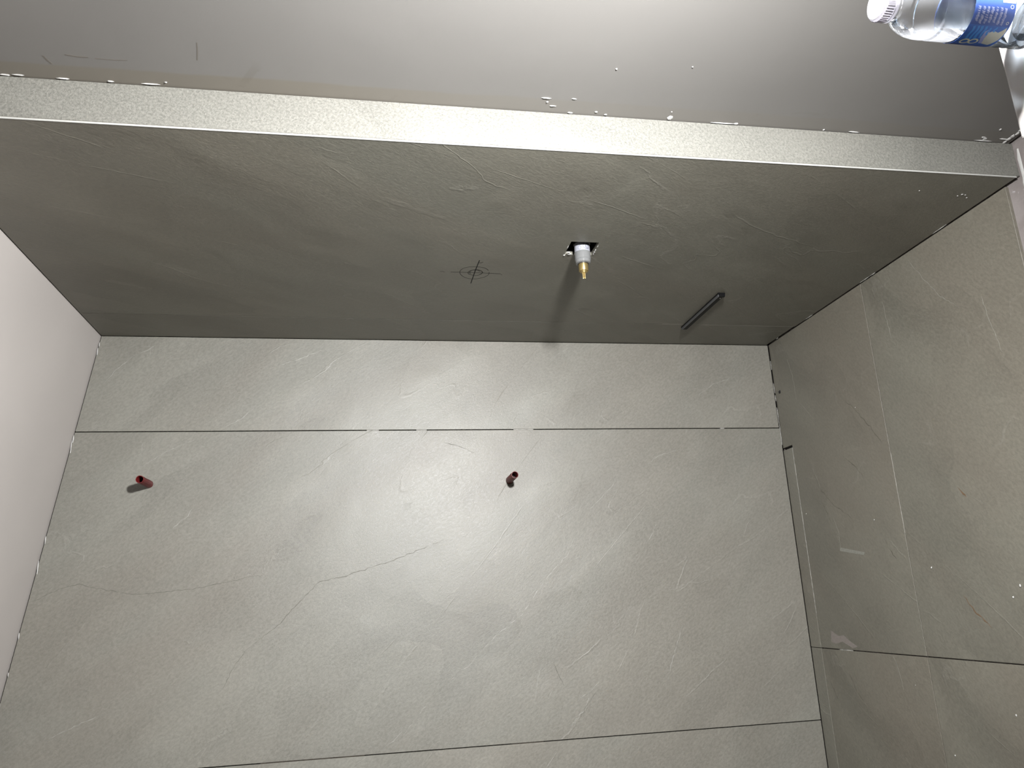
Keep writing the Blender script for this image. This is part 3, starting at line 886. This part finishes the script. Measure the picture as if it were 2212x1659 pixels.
hmid = (LAMP_POS.z - HS - .02 - zb)
for sd in (-1, 1):
    lpart('stand', [(Vector((LAMP_POS.x, LAMP_POS.y, (LAMP_POS.z + zb) / 2)) - flat * .022 + side * (HS + .013) * sd, .004, .010, (LAMP_POS.z - zb) / 2 - .003, False)], M_LFRAME, .001)
    lpart('foot', [(Vector((LAMP_POS.x, LAMP_POS.y, zb + .0055)) - flat * .022 + side * (HS + .013) * sd, .008, .075, .005, False)], M_LFRAME, .001)
lpart('foot_bar', [(Vector((LAMP_POS.x, LAMP_POS.y, zb + .0055)) - flat * .022, HS + .012, .008, .0048, False)], M_LFRAME, .001)

# bottle
BO = Vector((-0.3794, -2.0552, 1.0154))     # centre of the cap top
DN = (0, 0, -1)
BR = 0.0272
BH = BO.z - TZ
bottle = empty('water_bottle', (BO.x, BO.y, TZ), 'clear plastic water bottle with white cap and blue label', 'bottle')
def pet():
    t = NT('clear_plastic_material')
    tr = t.n('ShaderNodeBsdfTransparent'); tr.inputs[0].default_value = (0.95, 0.96, 0.97, 1)
    gl = t.n('ShaderNodeBsdfGlossy'); gl.inputs['Roughness'].default_value = 0.06
    df = t.n('ShaderNodeBsdfTranslucent'); df.inputs[0].default_value = (0.85, 0.86, 0.9, 1)
    tc = t.n('ShaderNodeTexCoord').outputs['Object']
    nb = t.bump(t.noise(tc, 55, 3, .5), .5, .004)
    t.l(nb, gl.inputs['Normal'])
    fr = t.n('ShaderNodeFresnel'); fr.inputs[0].default_value = 1.28
    t.l(nb, fr.inputs['Normal'])
    m0 = t.n('ShaderNodeMixShader'); m0.inputs[0].default_value = 0.018
    t.l(tr.outputs[0], m0.inputs[1]); t.l(df.outputs[0], m0.inputs[2])
    mx = t.n('ShaderNodeMixShader')
    t.l(fr.outputs[0], mx.inputs[0]); t.l(m0.outputs[0], mx.inputs[1]); t.l(gl.outputs[0], mx.inputs[2])
    t.l(mx.outputs[0], t.out.inputs[0])
    return t.m
M_PET = pet()
def bpart(name, prof, mat, n=64, cap0=False, cap1=False, parent=None, smooth=True, sh=30):
    bm = bmesh.new()
    lathe(bm, prof, BO, DN, n, cap0, cap1)
    me = to_mesh(bm, name, smooth)
    if smooth: sharpen(me, sh)
    return place(link(name, me, mat, parent or bottle), (BO.x, BO.y, TZ) if parent is None else (BO.x, BO.y, BO.z))
prof = [(.0075, .0118), (.016, .0120), (.0165, .0140), (.0180, .0140), (.0185, .0122), (.0215, .0124)]
# domed shoulder
for i in range(1, 15):
    a = i / 14 * R90
    prof.append((.0215 + .031 * (1 - math.cos(a)) ** 1.0, .0124 + (BR - .0124) * math.sin(a) ** 1.05))
prof += [(.0545, BR), (.0565, BR - .0012), (.0585, BR - .0012), (.0605, BR), (.0800, BR), (.0820, BR - .0006), (.1265, BR - .0006), (.1285, BR)]
for i in range(3):
    s0 = .1305 + i * .0085
    prof += [(s0, BR), (s0 + .0022, BR - .0016), (s0 + .0045, BR - .0016), (s0 + .0065, BR)]
prof += [(BH - .008, BR), (BH - .002, BR - .0035), (BH - .0003, BR - .008), (BH - .002, BR - .012), (BH - .006, .004)]
bpart('bottle_body', prof, M_PET, cap1=True)
t = NT('water_material')
tr = t.n('ShaderNodeBsdfTransparent'); tr.inputs[0].default_value = (0.86, 0.92, 0.98, 1)
tl = t.n('ShaderNodeBsdfTranslucent'); tl.inputs[0].default_value = (0.72, 0.80, 0.92, 1)
gl = t.n('ShaderNodeBsdfGlossy'); gl.inputs['Roughness'].default_value = 0.05
fr = t.n('ShaderNodeFresnel'); fr.inputs[0].default_value = 1.33
m0 = t.n('ShaderNodeMixShader'); m0.inputs[0].default_value = 0.02
t.l(tr.outputs[0], m0.inputs[1]); t.l(tl.outputs[0], m0.inputs[2])
mx = t.n('ShaderNodeMixShader')
t.l(fr.outputs[0], mx.inputs[0]); t.l(m0.outputs[0], mx.inputs[1]); t.l(gl.outputs[0], mx.inputs[2])
t.l(mx.outputs[0], t.out.inputs[0])
bpart('water', [(.0815, .004), (.0815, BR - .0022), (BH - .010, BR - .0022), (BH - .0065, BR - .008), (BH - .0065, .004)], t.m, 64, True, True)
def thin_plastic(name, col, trans, through, rough=0.5):
    """opaque-looking plastic film or moulding that lets some light glow through"""
    t = NT(name)
    b = t.n('ShaderNodeBsdfPrincipled')
    b.inputs['Base Color'].default_value = tuple(col) + (1,)
    b.inputs['Roughness'].default_value = rough
    b.inputs['Specular IOR Level'].default_value = 0.2
    tl = t.n('ShaderNodeBsdfTranslucent'); tl.inputs[0].default_value = tuple(trans) + (1,)
    mx = t.n('ShaderNodeMixShader'); mx.inputs[0].default_value = through
    t.l(b.outputs[0], mx.inputs[1]); t.l(tl.outputs[0], mx.inputs[2]); t.l(mx.outputs[0], t.out.inputs[0])
    return t.m
M_CAP = thin_plastic('white_cap_material', (0.13, 0.128, 0.136), (0.60, 0.585, 0.62), 0.5)
cap = bpart('cap', [(.0012, .0030), (.0010, .0105), (0, .0128), (.0004, .0140), (.0018, .0148), (.0105, .0150), (.0108, .0146), (.0116, .0146), (.0118, .0152), (.0145, .0152), (.0146, .0122)], M_CAP, 64, True)
# grip ribs of the cap
r0 = []
for k in range(40):
    a = 2 * math.pi * k / 40
    d = Vector((math.cos(a), math.sin(a), 0)); s = Vector((-d.y, d.x, 0)) * .00045
    p = Vector((BO.x, BO.y, BO.z)) + d * .0147
    bm = bmesh.new()
    hexa(bm, [p - s - up * .003, p + s - up * .003, p + s + d * .0007 - up * .003, p - s + d * .0007 - up * .003,
              p - s - up * .010, p + s - up * .010, p + s + d * .0007 - up * .010, p - s + d * .0007 - up * .010])
    rib = link('grip_rib', to_mesh(bm, 'grip_rib'), M_CAP, cap)
    place(rib, p)

# label
M_BLUE = thin_plastic('label_blue_material', (0.015, 0.04, 0.1562), (0.015, 0.04, 0.1562), 0.35, 0.6)
M_CYAN = thin_plastic('label_cyan_material', (0.025, 0.125, 0.3375), (0.025, 0.125, 0.3375), 0.35, 0.6)
M_MID = thin_plastic('label_midblue_material', (0.0175, 0.0625, 0.225), (0.0175, 0.0625, 0.225), 0.35, 0.6)
M_LILAC = thin_plastic('label_lilac_material', (0.15, 0.1625, 0.3125), (0.15, 0.1625, 0.3125), 0.35, 0.6)
M_CREAM = thin_plastic('label_cream_material', (0.275, 0.2812, 0.25), (0.275, 0.2812, 0.25), 0.35, 0.6)
M_LWHITE = thin_plastic('label_text_material', (0.1625, 0.1812, 0.275), (0.1625, 0.1812, 0.275), 0.35, 0.6)
M_EDGE = simple('label_edge_material', (0.03, 0.025, 0.16), .45)
LR = BR + 0.0003
L0, L1 = .0832, .1256
lab = bpart('label', [(L0, LR - .0001), (L0, LR), (L1, LR), (L1, LR - .0001)], M_BLUE, 96)
bpart('label_liner', [(L0 + .0002, LR - .0004), (L1 - .0002, LR - .0004)], thin_plastic('label_liner_material', (0.10, 0.11, 0.125), (0.10, 0.11, 0.13), 0.5), 96)
def cylp(deg, s, r):
    a = math.radians(deg)
    return Vector((BO.x + r * math.cos(a), BO.y + r * math.sin(a), BO.z - s))
def lab_poly(name, pts, mat, lift=.0001):
    """polygon on the label given as (angle, distance below the cap top), cut into a fine grid-free fan"""
    bm = bmesh.new()
    f = bm.faces.new([bm.verts.new((a_ / 10.0, s_ * 100.0, 0)) for a_, s_ in pts])
    bmesh.ops.triangulate(bm, faces=[f])
    bmesh.ops.subdivide_edges(bm, edges=bm.edges[:], cuts=11, use_grid_fill=True)
    for v in bm.verts:
        v.co = cylp(v.co.x * 10.0, v.co.y / 100.0, LR + lift)
    return place(link(name, to_mesh(bm, name), mat, lab), (BO.x, BO.y, BO.z))
def lab_stroke(bm, pts, w, lift=.00015):
    prev = None
    for i, (a, s) in enumerate(pts):
        a0, s0 = pts[max(i - 1, 0)]; a1, s1 = pts[min(i + 1, len(pts) - 1)]
        dx, dy = math.radians(a1 - a0) * LR, s1 - s0
        l = math.hypot(dx, dy) or 1
        nx, ny = -dy / l * w / 2, dx / l * w / 2
        c = [bm.verts.new(cylp(a + math.degrees(nx / LR) * k, s + ny * k, LR + lift)) for k in (-1, 1)]
        if prev: bm.faces.new((prev[0], prev[1], c[1], c[0]))
        prev = c
# pictures : angles run from about -100 (facing the viewer) to -200 (outline)
lab_poly('print_patch', [(-152, .0838), (-152, .1250), (-205, .1250), (-205, .0838)], M_MID, .00006)
for k, (a0, s0, a1, s1, w) in enumerate([(-155, .0895, -188, .0905, .0022), (-154, .0940, -190, .0945, .0020), (-154, .0975, -186, .0985, .0026), (-154, .1020, -180, .1025, .0022), (-156, .1070, -172, .1065, .0018), (-154, .1130, -164, .1120, .0016)]):
    bm = bmesh.new()
    lab_stroke(bm, [(a0 + (a1 - a0) * i / 8, s0 + (s1 - s0) * i / 8 + .0006 * math.sin(i)) for i in range(9)], w)
    place(link('wave_stroke', to_mesh(bm, 'wave_stroke'), M_CYAN, lab), BO)
lab_poly('print_patch', [(-158, .1075), (-164, .1035), (-178, .1040), (-196, .1085), (-196, .1130), (-176, .1090), (-166, .1085)], M_LILAC, .0001)
lab_poly('print_patch', [(-152.7, .1234), (-158, .1210), (-164.1, .1174), (-161.5, .1130), (-162.7, .1106), (-166, .1083), (-180, .1085), (-196, .1120), (-200, .1205), (-180, .1240), (-160, .1246)], M_CREAM, .00012)
bm = bmesh.new()
for ac, sc_ in ((-193, .0925), (-191, .1010)):
    lab_stroke(bm, [(ac + 7.5 * math.cos(2 * math.pi * i / 20), sc_ + .0040 * math.sin(2 * math.pi * i / 20)) for i in range(21)], .0016, .0002)
place(link('cream_numeral', to_mesh(bm, 'cream_numeral'), simple('numeral_material', (0.25, 0.25, 0.18), .5), lab), BO)
lab_poly('print_patch', [(-96, .1114), (-101, .1250), (-109.2, .1247), (-109.3, .1114)], M_CREAM, .0001)
# unreadable small lettering, seven lines running round the bottle
q = rnd(77)
bm = bmesh.new()
for k in range(7):
    s0 = .0878 + k * .0046
    a = -118 - 2 * q.random()
    a_end = -147 - (3 * q.random() if k not in (3, 4) else -1)
    while a > a_end:
        wd = 1.1 + 1.0 * q.random()
        h0, h1 = s0 - .0011 - .0006 * (q.random() > .7), s0 + .0011 + .0007 * (q.random() > .75)
        lab_stroke(bm, [(a, h0), (a - wd * .3, h1), (a - wd * .75, h0 + .0008), (a - wd, h1)], .00045)
        a -= wd + .5 + (1.6 if q.random() > .82 else 0)
place(link('small_print', to_mesh(bm, 'small_print'), M_LWHITE, lab), BO)
bm = bmesh.new()
for ac, rr in ((-145.2, .0011), (-116, .0016)):
    lab_stroke(bm, [(ac + math.degrees(rr / LR) * math.cos(2 * math.pi * i / 16), .1213 + rr * math.sin(2 * math.pi * i / 16)) for i in range(17)], .0005)
place(link('print_ring', to_mesh(bm, 'print_ring'), M_CREAM, lab), BO)
